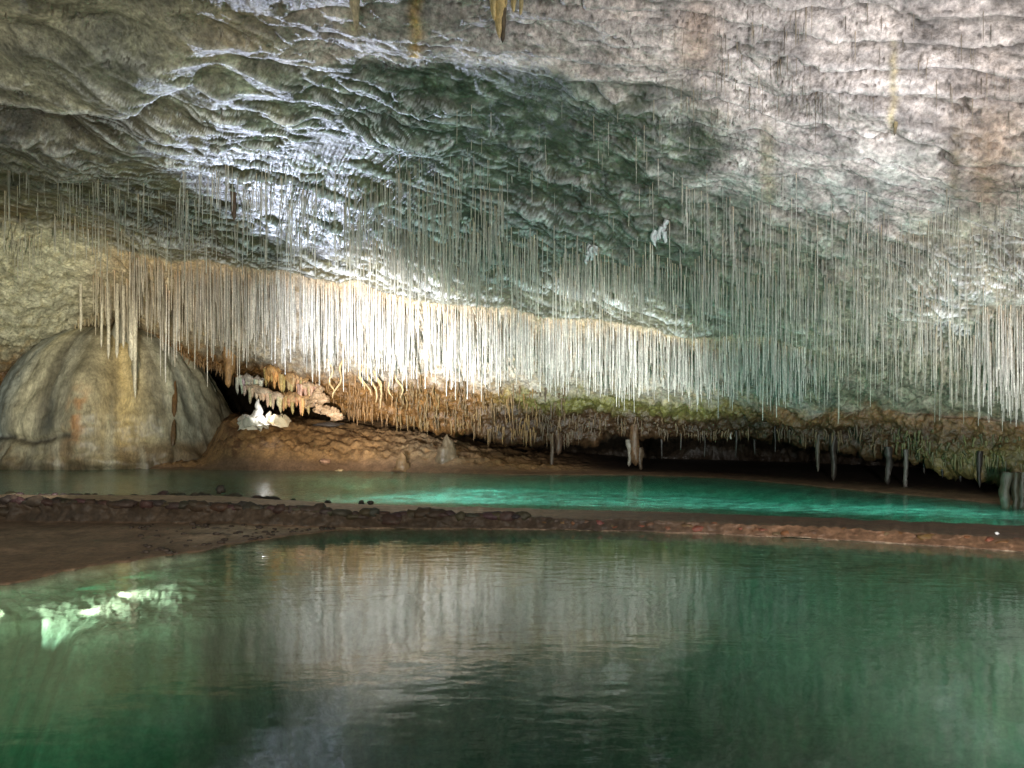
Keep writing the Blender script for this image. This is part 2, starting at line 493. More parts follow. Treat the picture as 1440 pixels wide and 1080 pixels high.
# green centre
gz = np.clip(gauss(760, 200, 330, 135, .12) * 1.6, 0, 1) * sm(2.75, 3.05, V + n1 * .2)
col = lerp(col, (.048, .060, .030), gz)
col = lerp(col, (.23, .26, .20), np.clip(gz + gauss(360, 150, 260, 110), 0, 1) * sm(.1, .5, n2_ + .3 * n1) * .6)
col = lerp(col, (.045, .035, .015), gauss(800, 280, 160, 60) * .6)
# top band of pale beds
tb = (1 - sm(2.85, 3.15, V + n1 * .22)) * sm(330, 470, PXg + n1 * 60)
col = lerp(col, (.44, .375, .335), tb)
col = lerp(col, (.30, .24, .20), tb * sm(0, .5, n2_) * .6)
# right: pink grey walls
rz = sm(900, 1060, PXg + n1 * 90) * (1 - sm(285, 350, PYb + n1 * 40 - (PXg - 1000) * .02))
col = lerp(col, (.44, .385, .355), rz)
col = lerp(col, (.30, .32, .29), rz * sm(-.1, .35, n2_) * sm(140, 260, PYb) * .7)
col = lerp(col, (.38, .24, .15), np.clip(gauss(1400, 190, 60, 90) + gauss(985, 50, 30, 50), 0, 1) * .6)
# right lower: grey green
rl = sm(960, 1100, PXg) * sm(290, 350, PYb + n1 * 40)
col = lerp(col, (.33, .295, .225), rl)
col = lerp(col, (.15, .14, .085), rl * sm(.0, .4, n2_) * .6)
col = lerp(col, (.085, .10, .055), gauss(1010, 310, 90, 45) * .8)
col = lerp(col, (.33, .36, .33), np.clip(gauss(1390, 410, 110, 60) + .6 * gauss(1200, 330, 90, 40), 0, 1) * sm(-.3, .3, n2_) * .8)
# left lower olive beds
ll = (1 - sm(420, 640, PXg)) * sm(3.6, 4.2, V) * (1 - sm(5.9, 6.02, V))
col = lerp(col, (.17, .155, .085), ll)
col = lerp(col, (.10, .065, .02), ll * sm(.0, .4, n1 + .4 * n2_) * .7)
recess_shade = sm(0, 6, PYb - edge_y) * (1 - sm(45, 85, PYb - edge_y + 22 * n2_)) * (1 - sm(150, 240, PXg)) * (V > 1.5)
col = lerp(col, (.045, .032, .02), recess_shade * .85)  # shade under the overhanging block, painted into the rock colour
# silver glints of wet ledge lips painted as pale calcite, hollows darkened
lip_glint = np.clip(edge * 1.5 - .35, 0, 1) * (V < 6) * sm(2.0, 2.5, V)
glint_zone = np.clip(gauss(430, 250, 240, 120, .25) * 1.3 + .45 * gauss(760, 410, 330, 30, .15) * sm(-.4, .3, n2_) * (V < 6) + .6 * gauss(1390, 410, 120, 90), 0, 1)
col = lerp(col, (.74, .75, .78), np.clip(lip_glint * (glint_zone * 1.25 + .12), 0, 1) * .95)
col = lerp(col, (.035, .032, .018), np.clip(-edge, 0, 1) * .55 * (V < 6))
# riser: pale straw wall
rw = sm(5.97, 6.03, V) * (1 - sm(6.85, 7.25, V + n2_ * .18))
cream = lerp(np.zeros(col.shape) + np.array([.56, .50, .42]), (.42, .34, .22), 1 - sm(200, 430, PXg))
cream = lerp(cream, (.40, .38, .33), sm(800, 1050, PXg))
cream = lerp(cream, (.52, .37, .20), (1 - sm(6.05, 6.25, V + .2 * n2_)) * .5)
cream = lerp(cream, (.27, .18, .07), np.clip(n3 * 1.3 + .2, 0, 1) * .65)
rw = rw * (1 - sm(1090, 1200, PXg + n2_ * 60))
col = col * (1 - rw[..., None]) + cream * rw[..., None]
lwz = np.clip(left_wall * 1.2, 0, 1)
col = lerp(col, (.50, .47, .33), lwz)
col = lerp(col, (.33, .29, .17), lwz * sm(0, .5, n2_) * .7)
col = lerp(col, (.22, .14, .06), lwz * sm(455, 520, PYb + n2_ * 20) * .7)
# under the straw wall: ochre clay, then near-black brown
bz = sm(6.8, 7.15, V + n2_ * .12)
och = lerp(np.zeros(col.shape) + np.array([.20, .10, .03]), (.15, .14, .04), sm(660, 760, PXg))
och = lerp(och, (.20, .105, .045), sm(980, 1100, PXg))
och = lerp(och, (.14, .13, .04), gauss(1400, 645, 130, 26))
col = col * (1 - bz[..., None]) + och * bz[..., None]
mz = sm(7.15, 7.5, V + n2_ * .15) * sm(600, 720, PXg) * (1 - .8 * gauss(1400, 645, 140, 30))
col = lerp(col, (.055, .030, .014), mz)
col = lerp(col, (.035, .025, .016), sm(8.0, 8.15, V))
col = lerp(col, (.05, .04, .03), np.clip(joint * .75 + joint2 * .5 + .7 * crack, 0, 1))
col *= (1 + .45 * np.clip(fbm(X * .8 + 70, D * 1.6, Z_ * .5, 5, .62), -1, 1.2) * upper)[..., None]
# orange drip stains at the top
for cx, cw, y1, c in ((585, 9, 80, (.62, .36, .08)), (500, 10, 40, (.55, .45, .28)), (1258, 5, 185, (.46, .38, .22)), (1385, 20, 300, (.30, .21, .14)), (1345, 10, 290, (.12, .09, .05)), (1085, 12, 290, (.34, .29, .20))):
    wv = perlin(PYb * .05, cx, 0) * 5
    col = lerp(col, c, np.exp(-((PXg - cx + wv) / cw) ** 2) * (1 - sm(y1 - 20, y1, PYb)) * sm(y1 - 160, y1 - 90, PYb) * (.7 + .3 * np.clip(n3, -1, 1)))
col *= (1 + .30 * np.clip(n3, -1, 1) + .25 * np.clip(n2_, -1, 1))[..., None]
col = np.clip(col, .008, .85)
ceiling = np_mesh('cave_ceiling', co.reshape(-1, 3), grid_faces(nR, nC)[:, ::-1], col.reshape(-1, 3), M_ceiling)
tag(ceiling, kind='structure')


def ceil_at(px, py):
    """surface point of the displaced ceiling at picture position, plus its bed coordinate"""
    j = int(np.argmin(np.abs(PXC - px)))
    seg = slice(40, 378)
    i = 40 + int(np.argmin(np.abs(PYb[seg, j] - py)))
    return Vector(co[i, j]), float(Vp[i])


# ------------------------------------------------------------------ ground: lake bed, rimstone dam, pool bed, clay bank
gpx = np.array([-600, 0, 292, 312, 480, 600, 720, 900, 1000, 1200, 1440, 2000], float)
G = {
    'shoreY': [6.9, 8.35, 10.7, 11.1, 12.9, 12.95, 12.93, 12.6, 12.35, 11.6, 10.55, 9.4],
    'baseY': [13.6, 13.5, 13.3, 13.3, 13.05, 13.0, 12.98, 12.65, 12.4, 11.65, 10.6, 9.45],
    'baseZ': [.10, .07, .06, .06, .02, .01, .01, .01, .01, .01, .01, .01],
    'creY': [13.75, 13.65, 13.5, 13.5, 13.2, 13.15, 13.1, 12.8, 12.55, 11.85, 10.85, 9.7],
    'creZ': [.45, .43, .35, .34, .255, .225, .20, .175, .165, .16, .155, .15],
    'bakY': [15.0, 15.1, 15.8, 15.9, 15.9, 15.6, 15.2, 14.6, 14.3, 13.4, 12.5, 11.5],
    'bakZ': [.43, .42, .34, .33, .15, .135, .132, .132, .132, .132, .132, .132],
    'farY': [30, 30.3, 29.0, 28.4, 28.2, 27.2, 25.8, 25.7, 24.4, 19.6, 15.4, 15.0],
    'b1Y': [31, 31, 29.5, 28.7, 28.9, 28.6, 27.5, 27, 25.6, 20.6, 16.2, 16.0],
    'b1Z': [.2, .2, .22, .95, .70, .50, .27, .2, .2, .2, .2, .2],
    'b2Y': [33, 33, 31, 29.3, 31.5, 31.5, 31, 31, 28, 24, 20, 19],
    'b2Z': [.3, .3, .4, 2.0, 1.75, 1.3, .55, .3, .3, .3, .3, .3],
    'b3Z': [.5, .5, .8, 2.3, 2.7, 2.4, .8, .4, .4, .4, .4, .4],
}
GPX = np.concatenate([np.arange(-600, -40, 16), np.arange(-40, 1481, 2.4), np.arange(1490, 2000, 16)])
xs = np.arange(-640, 2041, 4.0)
kk = np.exp(-0.5 * (np.arange(-20, 21) * 4.0 / 9) ** 2); kk /= kk.sum()


def gi(name):
    v = np.interp(xs, gpx, G[name])
    v = np.convolve(np.pad(v, 20, mode='edge'), kk, mode='valid')
    return np.interp(GPX, xs, v)


g = {k: gi(k) for k in G}
nG = len(GPX)
g['shoreY'] += perlin(GPX * .012, 2, 0) * .18 + perlin(GPX * .04, 2, 7) * .10
g['creY'] += perlin(GPX * .05, 4, 0) * .10
g['creZ'] += np.abs(perlin(GPX * .06, 9, 0)) * .04
g['bakY'] += perlin(GPX * .02, 6, 0) * .25
g['farY'] += perlin(GPX * .02, 8, 0) * .25
o1 = np.ones(nG)
leftness = 1 - sm(250, 520, GPX)
shelf_w = np.interp(GPX, [-60, 30, 55, 150, 300, 400, 480, 560], [1.4, .35, .6, 2.1, 2.25, 1.6, 1.0, 1.4])
prof = [
    (-4 * o1, -3.4 * o1), (4 * o1, -3.2 * o1),
    (g['shoreY'] - shelf_w - 1.6, -2.9 * o1 + .2 * leftness),
    (g['shoreY'] - shelf_w, -1.6 * o1 + 1.22 * leftness),
    (g['shoreY'] - .02, -.25 * o1 + .10 * leftness),
    (g['shoreY'] + .06, .012 * o1),
    (g['baseY'], g['baseZ'] + .0), (g['creY'], g['creZ']), (g['creY'] + .25, g['creZ'] - .005),
    (g['bakY'], g['bakZ']), (g['bakY'] + .22, -.40 * o1), (g['bakY'] + 1.6, -.58 * o1),
    (g['farY'] - 1.6, -.5 * o1), (g['farY'], POOL * o1 + .02),
    (g['b1Y'], g['b1Z']), (g['b2Y'], g['b2Z']), (37 * o1, g['b3Z']), (45 * o1, g['b3Z'] + .2)]
gseg = [6, 14, 24, 26, 4, 34, 12, 5, 24, 6, 14, 60, 12, 20, 44, 24, 6]
gY, gZ, gV = [], [], []
for i, ns in enumerate(gseg):
    for k in range(ns):
        t = k / ns
        gY.append(prof[i][0] * (1 - t) + prof[i + 1][0] * t)
        gZ.append(prof[i][1] * (1 - t) + prof[i + 1][1] * t)
        gV.append(i + t)
gY.append(prof[-1][0]); gZ.append(prof[-1][1]); gV.append(len(gseg))
gY, gZ, gV = np.array(gY), np.array(gZ), np.array(gV)
for _ in range(2):
    gZ[1:-1] = (gZ[:-2] + 4 * gZ[1:-1] + gZ[2:]) / 6
GXg = np.broadcast_to(GPX[None, :], gY.shape)
gX = (GXg - 720) / F * np.maximum(gY, 8.0)
GV = np.broadcast_to(gV[:, None], gY.shape)
na = fbm(gX * .9, gY * .9, gZ, 4)
nb = fbm(gX * 3.2, gY * 3.2, gZ * 3.2, 4, .6)
nc = ridged(gX * 1.6, gY * 1.6, gZ * 1.6, 4)
amp_flat = .012
bank = sm(13.3, 13.9, GV) * (1 - sm(700, 900, GXg))
underw = 1 - sm(4.0, 5.0, GV)
poolb = sm(10.2, 10.8, GV) * (1 - sm(12.3, 12.9, GV))
face = sm(5.9, 6.1, GV) * (1 - sm(7.2, 8, GV))
mudfl = sm(5, 5.5, GV) * (1 - sm(5.8, 6, GV))
dz = amp_flat * nb * (1 - underw) * (1 - poolb)
dz += underw * (.16 * na * (1 - leftness) + .05 * ridged(gX * 1.4, gY * 3.2, 0 * gX, 3) * (1 - .5 * leftness) + .013 * leftness * ridged(gX * 2.6 + gY * 1.6, gY * 6 - gX * 2.4, 0 * gX, 4, .7))
dz += poolb * (.07 * ridged(gX * 1.8, gY * 3.0, 0 * gX, 4, .75) - .04)
dz += bank * (.13 * na + .09 * nc + .07 * nb + .02 * fbm(gX * 11, gY * 11, gZ * 11, 2))
dz += mudfl * .02 * na * 2
dy = face * (.10 * na + .09 * nb)
gZ2 = gZ + dz
gY2 = gY + dy
gc = np.zeros(gX.shape + (3,)) + np.array([.17, .105, .065])
gc = lerp(gc, (.20, .23, .17), underw)                            # submerged limestone, paler in the shallows
gc = lerp(gc, (.66, .66, .50), underw * sm(2.9, 3.0, GV) * leftness)
gc = lerp(gc, (.43, .32, .22), mudfl * sm(180, 330, GXg))
gc = lerp(gc, (.22, .145, .095), mudfl * (1 - sm(150, 320, GXg)))
gc = lerp(gc, (.055, .036, .024), mudfl * sm(.25, .6, nb + .3 * na) * sm(150, 350, GXg))
gc = lerp(gc, (.065, .043, .028), sm(5.95, 6.05, GV) * (1 - sm(6.95, 7.3, GV)) * (1 - .75 * sm(860, 1100, GXg)))
gc = lerp(gc, (.18, .095, .05), sm(5.95, 6.05, GV) * (1 - sm(6.95, 7.3, GV)) * .8 * sm(900, 1150, GXg))
gc = lerp(gc, (.37, .25, .16), sm(7.3, 8.0, GV) * (1 - sm(9, 9.5, GV)) * (1 - sm(650, 1000, GXg)))
gc = lerp(gc, (.12, .06, .035), sm(7.3, 8.0, GV) * (1 - sm(9, 9.5, GV)) * sm(650, 1000, GXg))
gc = lerp(gc, (.70, .78, .62), poolb * sm(330, 450, GXg))
gc = lerp(gc, (.30, .26, .14), poolb * (1 - sm(330, 450, GXg)))
gc = lerp(gc, (.31, .185, .085), bank)
hump = np.exp(-((GXg - 615) / 75) ** 2 - ((GV - 14.2) / .8) ** 2)
gc = lerp(gc, (.20, .15, .09), hump)
gZ2 = gZ2 + .28 * hump * (1 + .2 * na)
gc = lerp(gc, (.10, .035, .015), bank * np.exp(-((GXg - 330) / 30) ** 2) * sm(-.2, .3, nb) * .8)
gc = lerp(gc, (.06, .028, .012), bank * sm(.2, .6, nb - .2 * na) * .75)
gc = lerp(gc, (.40, .23, .10), bank * sm(.2, .6, -nb) * .6)
gc = lerp(gc, (.035, .022, .014), sm(13.3, 14.4, GV) * sm(760, 900, GXg))
gc *= (1 + .18 * np.clip(nb, -1, 1) + .12 * np.clip(na, -1, 1))[..., None]
gc = np.clip(gc, .006, .85)
gco = np.stack([gX, gY2, gZ2], -1)
ground = np_mesh('cave_floor', gco.reshape(-1, 3), grid_faces(len(gV), nG), gc.reshape(-1, 3), M_ground)
tag(ground, kind='structure')


def ground_z(x, y):
    px = 720 + x * F / max(y, 8)
    j = int(np.argmin(np.abs(GPX - px)))
    return float(np.interp(y, gY2[:, j], gZ2[:, j]))


def slab(name, front, back, top, bottom, mat, label_kind='structure'):
    """closed water body between two polylines of (x, y)"""
    n = len(front)
    vs_ = [(x, y, top) for x, y in front] + [(x, y, top) for x, y in back] + \
          [(x, y, bottom) for x, y in front] + [(x, y, bottom) for x, y in back]
    fs = []
    for i in range(n - 1):
        fs.append((i, i + 1, n + i + 1, n + i))
        fs.append((2 * n + i, 3 * n + i, 3 * n + i + 1, 2 * n + i + 1))
        fs.append((i, 2 * n + i, 2 * n + i + 1, i + 1))
        fs.append((n + i, n + i + 1, 3 * n + i + 1, 3 * n + i))
    fs.append((0, n, 3 * n, 2 * n)); fs.append((n - 1, 3 * n - 1, 4 * n - 1, 2 * n - 1))
    o = np_mesh(name, np.array(vs_, float), np.array(fs), None, mat, smooth=False)
    tag(o, kind=label_kind)
    return o


sel = np.arange(0, nG, 6)
lb = [((GPX[j] - 720) / F * (g['creY'][j] + .10), g['creY'][j] + .10) for j in sel]
lf_ = [((GPX[j] - 720) / F * 8 * 1.6, -3.9) for j in sel]
slab('lake_water', lf_, lb, 0.0, -5.0, M_lake)
pf = [((GPX[j] - 720) / F * (g['bakY'][j] - .9), g['bakY'][j] - .9) for j in sel]
pb = [((GPX[j] - 720) / F * 40, 40.0) for j in sel]
slab('pool_water', pf, pb, POOL, -1.6, M_pool)


# ------------------------------------------------------------------ tubes, spikes, stones
def ring_tube(pts, radii, seg=8, lump=0.0, seed=0, close=True):
    pts = np.array([tuple(p) for p in pts], float)
    n = len(pts)
    tan = np.gradient(pts, axis=0)
    tan /= np.linalg.norm(tan, axis=1)[:, None] + 1e-9
    ref = np.array([1.0, .13, 0])
    a = np.cross(tan, ref); bad = np.linalg.norm(a, axis=1) < .2
    a[bad] = np.cross(tan[bad], np.array([0, 0, 1.0]))
    a /= np.linalg.norm(a, axis=1)[:, None]
    b = np.cross(tan, a)
    th = np.arange(seg) * 2 * math.pi / seg
    R = np.array(radii, float)[:, None] * np.ones(seg)[None, :]
    if lump:
        s = pts[:, 2][:, None]
        mr = max(radii)
        R = R * (1 + lump * fbm(np.cos(th)[None, :] * 1.6 + seed, np.sin(th)[None, :] * 1.6 + 0 * s, s / (mr * 2.2) + seed, 3))
    v = pts[:, None, :] + a[:, None, :] * (np.cos(th)[None, :, None] * R[..., None]) + b[:, None, :] * (np.sin(th)[None, :, None] * R[..., None])
    v = v.reshape(-1, 3)
    i = np.arange(n - 1)[:, None] * seg; k = np.arange(seg)[None, :]; k2 = (np.arange(seg)[None, :] + 1) % seg
    q = np.stack([(i + k), (i + k2), (i + seg + k2), (i + seg + k)], -1).reshape(-1, 4)
    return v, q


class Acc:
    def __init__(s):
        s.v, s.q, s.c, s.n = [], [], [], 0

    def add(s, v, q, c):
        s.v.append(v); s.q.append(q + s.n)
        c = np.array(c, float)
        s.c.append(np.broadcast_to(c, (len(v), 3)) if c.ndim == 1 else c)
        s.n += len(v)

    def build(s, name, mat, parent=None, smooth=True, origin=None):
        v = np.concatenate(s.v)
        if origin is not None:
            v = v - np.array(tuple(origin))
        return np_mesh(name, v, np.concatenate(s.q), np.concatenate(s.c), mat, smooth, parent)


def spike_pts(top, length, r0, r1, n=9, bend=0.0, seed=0, up=False):
    pts, rad = [], []
    rr = random.Random(seed)
    bx, by = rr.uniform(-1, 1) * bend, rr.uniform(-1, 1) * bend
    for i in range(n):
        t = i / (n - 1)
        sgn = 1 if up else -1
        pts.append((top[0] + bx * math.sin(t * 2.4) + bend * .3 * math.sin(t * 7 + seed), top[1] + by * math.sin(t * 2.1), top[2] + sgn * length * t))
        rad.append((r0 * (1 - t) ** .8 + r1 * t) * (1 if i < n - 1 else .15))
    return pts, rad


def stalactite(name, px, py0, py1, Y, w0, w1, color, label, cat='stalactite', group=None, mat=None, seed=0, bend=0.03, lump=.35, seg=12, n=14, up=False, tip=None):
    """hanging spike between two picture rows; w0, w1 radii in metres"""
    top = P(px, py0, Y); L = (py1 - py0) * Y / F
    if up:
        top = P(px, py1, Y)
    pts, rad = spike_pts(top, L, w0, w1, n, bend, seed, up)
    v, q = ring_tube(pts, rad, seg, lump, seed)
    c = np.broadcast_to(np.array(color, float), (len(v), 3)).copy()
    if tip is not None:
        t = np.repeat(np.linspace(0, 1, n), seg)[:, None]
        c = c * (1 - t ** 2) + np.array(tip) * t ** 2
    o = np_mesh(name, v - np.array(tuple(top)), q, c, mat or M_stal)
    o.location = top
    if label:
        tag(o, label, cat, group)
    return o


# ------------------------------------------------------------------ soda straws
straws = []      # (x, y, ztop, length, radius, colour, zone)
PALE = (.88, .85, .79); TAN = (.60, .50, .36); GREY = (.74, .73, .66); OLIVE = (.62, .58, .44); BROWN = (.30, .17, .07)


def add_straw(px, py, lenpx, rpx, colr, zone, lift=.12, jit=1):
    if zone in ('middle', 'upper', 'upper_left', 'left', 'right') and rnd() > .35 + .9 * max(0, math.sin(px * .05 + py * .02) * math.sin(px * .021 + py * .03 + 2) + .45):
        return
    if zone not in ('curtain', 'right_edge'):
        lenpx *= U(.45, 1.1)
    p, v = ceil_at(px, py)
    L = lenpx * p.y / F
    r = rpx * p.y / F * U(.38, .85)
    k = random.uniform(.62, 1.10)
    straws.append((p.x, p.y, p.z + lift, L + lift, r, tuple(c * k for c in colr), zone))


def row(r, px):
    return float(np.interp(px, PXC, pyrow[r]))


def mixc(a, b, t):
    return tuple(x * (1 - t) + y * t for x, y in zip(a, b))


rnd = random.random
U = random.uniform
# main curtain, hanging all over the pale wall
for i in range(4200):
    px = U(185, 1150)
    if px < 300 and rnd() < .35: continue
    if px > 1000 and rnd() < .35: continue
    t = rnd() ** 1.6
    a, b = row(6, px), row(7, px)
    clump = .5 + .5 * math.sin(px * .11) * math.sin(px * .037 + 1)
    if rnd() > .35 + .65 * clump: continue
    py = a + (b - a) * t * .72
    end = b - 22 + U(-75, 24) + (18 if rnd() < .12 else 0) + 12 * math.sin(px * .045) * math.sin(px * .013 + 2)
    if 330 < px < 480 and rnd() < .55: end -= U(5, 45)
    L = min(max(end - py, 14), U(50, 150))
    c = mixc(PALE, TAN, sm(420, 230, px) if False else float(1 - sm(230, 420, px)) * .8)
    if px > 900: c = mixc(c, GREY, .35)
    add_straw(px, py, L, U(.75, 1.45), c, 'curtain')
# long ones at the left end of the curtain, over the dome
for i in range(80):
    px = U(225, 345)
    a = row(6, px)
    py = a + U(5, 70)
    add_straw(px, py, U(60, 125), U(.9, 1.5), mixc(TAN, PALE, U(.1, .8)), 'curtain_left')
for i in range(60):
    px = U(130, 240)
    py = U(372, 415)
    add_straw(px, py, U(30, 85), U(.8, 1.3), mixc(TAN, OLIVE, U(0, .5)), 'curtain_left')
# second ledge, centre: in front of the dark bed
for i in range(1400):
    px = U(490, 1010)
    a = row(5, px)
    py = a + random.gauss(6, 18) + (0 if px < 720 else 5)
    if px > 760 and rnd() < .25: continue
    add_straw(px, py, U(35, 95) * (1 if px < 800 else .85), U(.65, 1.15), mixc(PALE, OLIVE, U(.1, .55)), 'middle')
# upper ledge centre left (y 260..340)
for i in range(340):
    px = U(470, 715)
    py = random.gauss(268, 20) + (px - 540) * .05
    if px < 560: py += U(-10, 20)
    add_straw(px, py, U(35, 100), U(.6, 1.0), mixc(PALE, OLIVE, U(.2, .6)), 'upper')
for i in range(60):
    px = U(560, 720)
    add_straw(px, U(215, 250), U(18, 45), U(.55, .9), mixc(OLIVE, GREY, U(0, 1)), 'upper')
for i in range(420):
    px = U(250, 520)
    py = U(232, 345) + (px - 380) * .12
    add_straw(px, py, U(20, 70), U(.6, 1.1), mixc(PALE, OLIVE, U(.1, .7)), 'upper_left')
for i in range(330):
    px = U(-20, 300)
    py = U(235, 345) + (px - 150) * .12
    add_straw(px, py, U(20, 75), U(.55, .95), mixc(OLIVE, GREY, U(0, 1)), 'left')
# scattered in the green centre
for i in range(70):
    px = U(640, 980)
    add_straw(px, U(130, 330), U(12, 48), U(.5, .8), mixc(OLIVE, GREY, U(0, 1)), 'green')
# right hand field
for i in range(750):
    px = U(960, 1445)
    py = min(max(random.gauss(350, 48), 235), 470) + (px - 1150) * .05
    add_straw(px, py, U(25, 110), U(.45, .85), mixc(GREY, PALE, U(0, .5)), 'right')
for i in range(330):
    px = U(985, 1240)
    py = random.gauss(400, 24)
    add_straw(px, py, U(40, 110), U(.5, .9), mixc(GREY, PALE, U(0, .6)), 'right')
for i in range(300):
    px = U(1150, 1445)
    py = U(440, 520)
    add_straw(px, py, U(30, 85), U(.6, 1.0), mixc(GREY, OLIVE, U(0, .7)), 'right')
for i in range(110):
    px = U(1370, 1450)
    py = U(425, 510)
    add_straw(px, py, U(45, 105), U(.8, 1.3), mixc(GREY, PALE, U(.3, 1)), 'right_edge')
# tiny ones on the pale beds at the top right
for i in range(150):
    px = U(930, 1190) if rnd() < .75 else U(1190, 1420)
    py = U(2, 150)
    add_straw(px, py, U(12, 55), U(.45, .75), mixc((.2, .17, .13), TAN, rnd()), 'top_right')

ZL = {
    'curtain': ('thin white soda straw in the bright central curtain on the pale wall', 'straws of the bright central curtain'),
    'curtain_left': ('tan soda straw hanging above the big flowstone dome and beside it', 'straws above the flowstone dome'),
    'middle': ('pale soda straw hanging from the middle ledge just above the bright curtain', 'straws of the middle ledge'),
    'upper': ('soda straw hanging from the high ledge under the dark green ceiling', 'straws of the high ledge'),
    'upper_left': ('soda straw hanging among the silvery wet beds of the ceiling', 'straws among the silvery beds'),
    'left': ('dull olive soda straw under the far left ceiling', 'straws of the far left ceiling'),
    'green': ('short lone soda straw on the dark green ceiling', 'straws of the dark green ceiling'),
    'right': ('long grey soda straw hanging from the greenish right ceiling', 'straws of the right ceiling'),
    'right_edge': ('white soda straw in the lit cluster at the right edge of the cave', 'straws of the lit right cluster'),
    'top_right': ('tiny straw on the pale pinkish beds at the top right', 'straws of the pale top beds'),
}
# shared straw meshes, unit length, unit radius
straw_meshes = []
for k in range(5):
    pts = []; rad = []
    for i in range(6):
        t = i / 5
        pts.append((.5 * math.sin(t * 5 + k * 1.7) * t, .5 * math.cos(t * 4 + k) * t, -t))
        rad.append([1.5, 1.0, .9, 1.0, .85, .55][i])
    v, q = ring_tube([(p[0] * .002, p[1] * .002, p[2]) for p in pts], [1] * 6, 6)
    cen = np.repeat(np.array([(p[0] * .002, p[1] * .002, p[2]) for p in pts]), 6, axis=0)
    off = (v - cen); off[:, 2] = 0
    vv = off * np.repeat(np.array(rad), 6)[:, None] + np.array([[p[0] * .8, p[1] * .8, p[2]] for p in pts]).repeat(6, axis=0)
    t = np.repeat(np.linspace(0, 1, 6), 6)[:, None]
    cc = np.array([1.0, .80, .58]) * (1 - np.minimum(t * 3, 1)) + np.array([1, 1, 1.0]) * np.minimum(t * 3, 1)
    tmp = np_mesh('soda_straw', vv, q, cc, M_straw)
    straw_meshes.append((tmp.data, vv, q, cc))
    bpy.data.objects.remove(tmp)

straws.sort(key=lambda s: -(s[3] * s[4]) / s[1] ** 2 * (1.25 if s[6] in ('curtain', 'curtain_left') else 1))
rest = Acc()
for i, (x, y, z, L, r, c, zone) in enumerate(straws):
    me, vv, q, cc = straw_meshes[i % 5]
    if i < 300:
        o = bpy.data.objects.new('soda_straw', me)
        C.objects.link(o)
        o.location = (x, y, z); o.scale = (r, r, L); o.rotation_euler = (0, 0, U(0, 6.28))
        o.color = (*c, 1)
        ppx = 720 + x * F / y
        lab, grp = ZL[zone]
        if zone == 'curtain':
            k = int(np.searchsorted([400, 560, 720, 880], ppx))
            wh = ['above the orange drapery', 'above the crooked stalactites', 'above the grey cone stalagmite', 'above the hooked brown stalactite', 'above the dark hollow'][k]
            lab = 'thin pale soda straw in the bright curtain ' + wh
            grp = 'curtain straws ' + wh
        tag(o, lab, 'soda straw', grp)
    else:
        rest.add(vv * np.array([r, r, L]) + np.array([x, y, z]), q, np.clip(cc * np.array(c), 0, 1))
fo = rest.build('soda_straw_fringe', M_straw)
tag(fo, 'countless finer soda straws hanging between the larger ones across the whole ceiling', 'soda straws', kind='stuff')

# ------------------------------------------------------------------ brown fringe of short stalactites on the lip
fr = Acc(); nfr = 0
fringe = []
for i in range(1500):
    px = U(255, 1470)
    a = row(7, px); b = row(8, px)
    if px < 480:
        py = b - U(0, 14) if px < 400 else U(a - 4, b)
        if px > 330 and rnd() < .4: continue
    else:
        py = U(a - 8, b)
    if px > 800 and py < a + 25: continue
    p, v = ceil_at(px, py)
    base_r = U(.018, .05)
    L = U(.18, .75) * (1 if px < 820 else .6)
    if px < 480: L *= .7
    if px < 560: c = mixc((.32, .18, .07), (.17, .09, .03), rnd())
    elif px < 760: c = mixc((.24, .15, .05), (.11, .065, .025), rnd())
    else: c = mixc((.14, .09, .04), (.07, .05, .03), rnd())
    if px > 1260 and py > 600: c = mixc((.13, .12, .04), (.06, .06, .025), rnd())
    fringe.append((p.x, p.y, p.z + .05, L, base_r, c, px))
fringe.sort(key=lambda s: -(s[3] * s[4]) / s[1] ** 2)
for i, (x, y, z, L, r, c, px) in enumerate(fringe):
    pts, rad = spike_pts((x, y, z), L, r, r * .35, 5, .04 * U(.2, 2), i)
    v, q = ring_tube(pts, rad, 5, 0)
    if i < 200:
        o = np_mesh('fringe_stalactite', v - np.array([x, y, z]), q, np.broadcast_to(np.array(c), (len(v), 3)), M_stal)
        o.location = (x, y, z)
        if px < 560:
            tag(o, 'short rusty brown stalactite on the lip left of the dark hollow', 'stalactite', 'rusty stalactites on the left lip')
        elif px < 820:
            tag(o, 'brown clay coated stalactite under the bright straw curtain', 'stalactite', 'brown stalactites under the curtain')
        else:
            wh = 'left of the narrow pointed grey one' if px < 1140 else ('between the pointed grey one and the mossy end' if px < 1300 else 'on the mossy right end')
            tag(o, 'dark stubby stalactite on the low lip ' + wh, 'stalactite', 'low lip stalactites ' + wh)
    else:
        fr.add(v, q, c)
o = fr.build('stalactite_fringe', M_stal)
tag(o, 'ragged brown fringe of tiny stalactites along the whole ceiling lip', 'stalactites', kind='stuff')

# crooked root-like stalactites left of centre
for k, (x0, y0, x1, y1) in enumerate([(498, 500, 520, 556), (512, 495, 530, 566), (522, 490, 538, 575), (484, 505, 470, 560), (540, 505, 552, 560), (463, 505, 468, 552), (505, 505, 510, 548), (530, 510, 534, 548), (556, 515, 566, 560)]):
    Y = 28.6
    a, b = P(x0, y0, Y), P(x1, y1, Y - .2)
    n = 9
    pts = [a.lerp(b, i / (n - 1)) + Vector((.10 * math.sin(i * 1.1 + k), 0, 0)) for i in range(n)]
    v, q = ring_tube(pts, [.06 - .004 * i for i in range(n - 1)] + [.01], 7, .2, k)
    o = np_mesh('crooked_stalactite', v - np.array(tuple(a)), q, np.broadcast_to(np.array([.52, .38, .20]), (len(v), 3)), M_stal)
    o.location = a
    tag(o, 'crooked tan stalactite leaning like a root below the bright curtain', 'stalactite', 'crooked root-like stalactites')

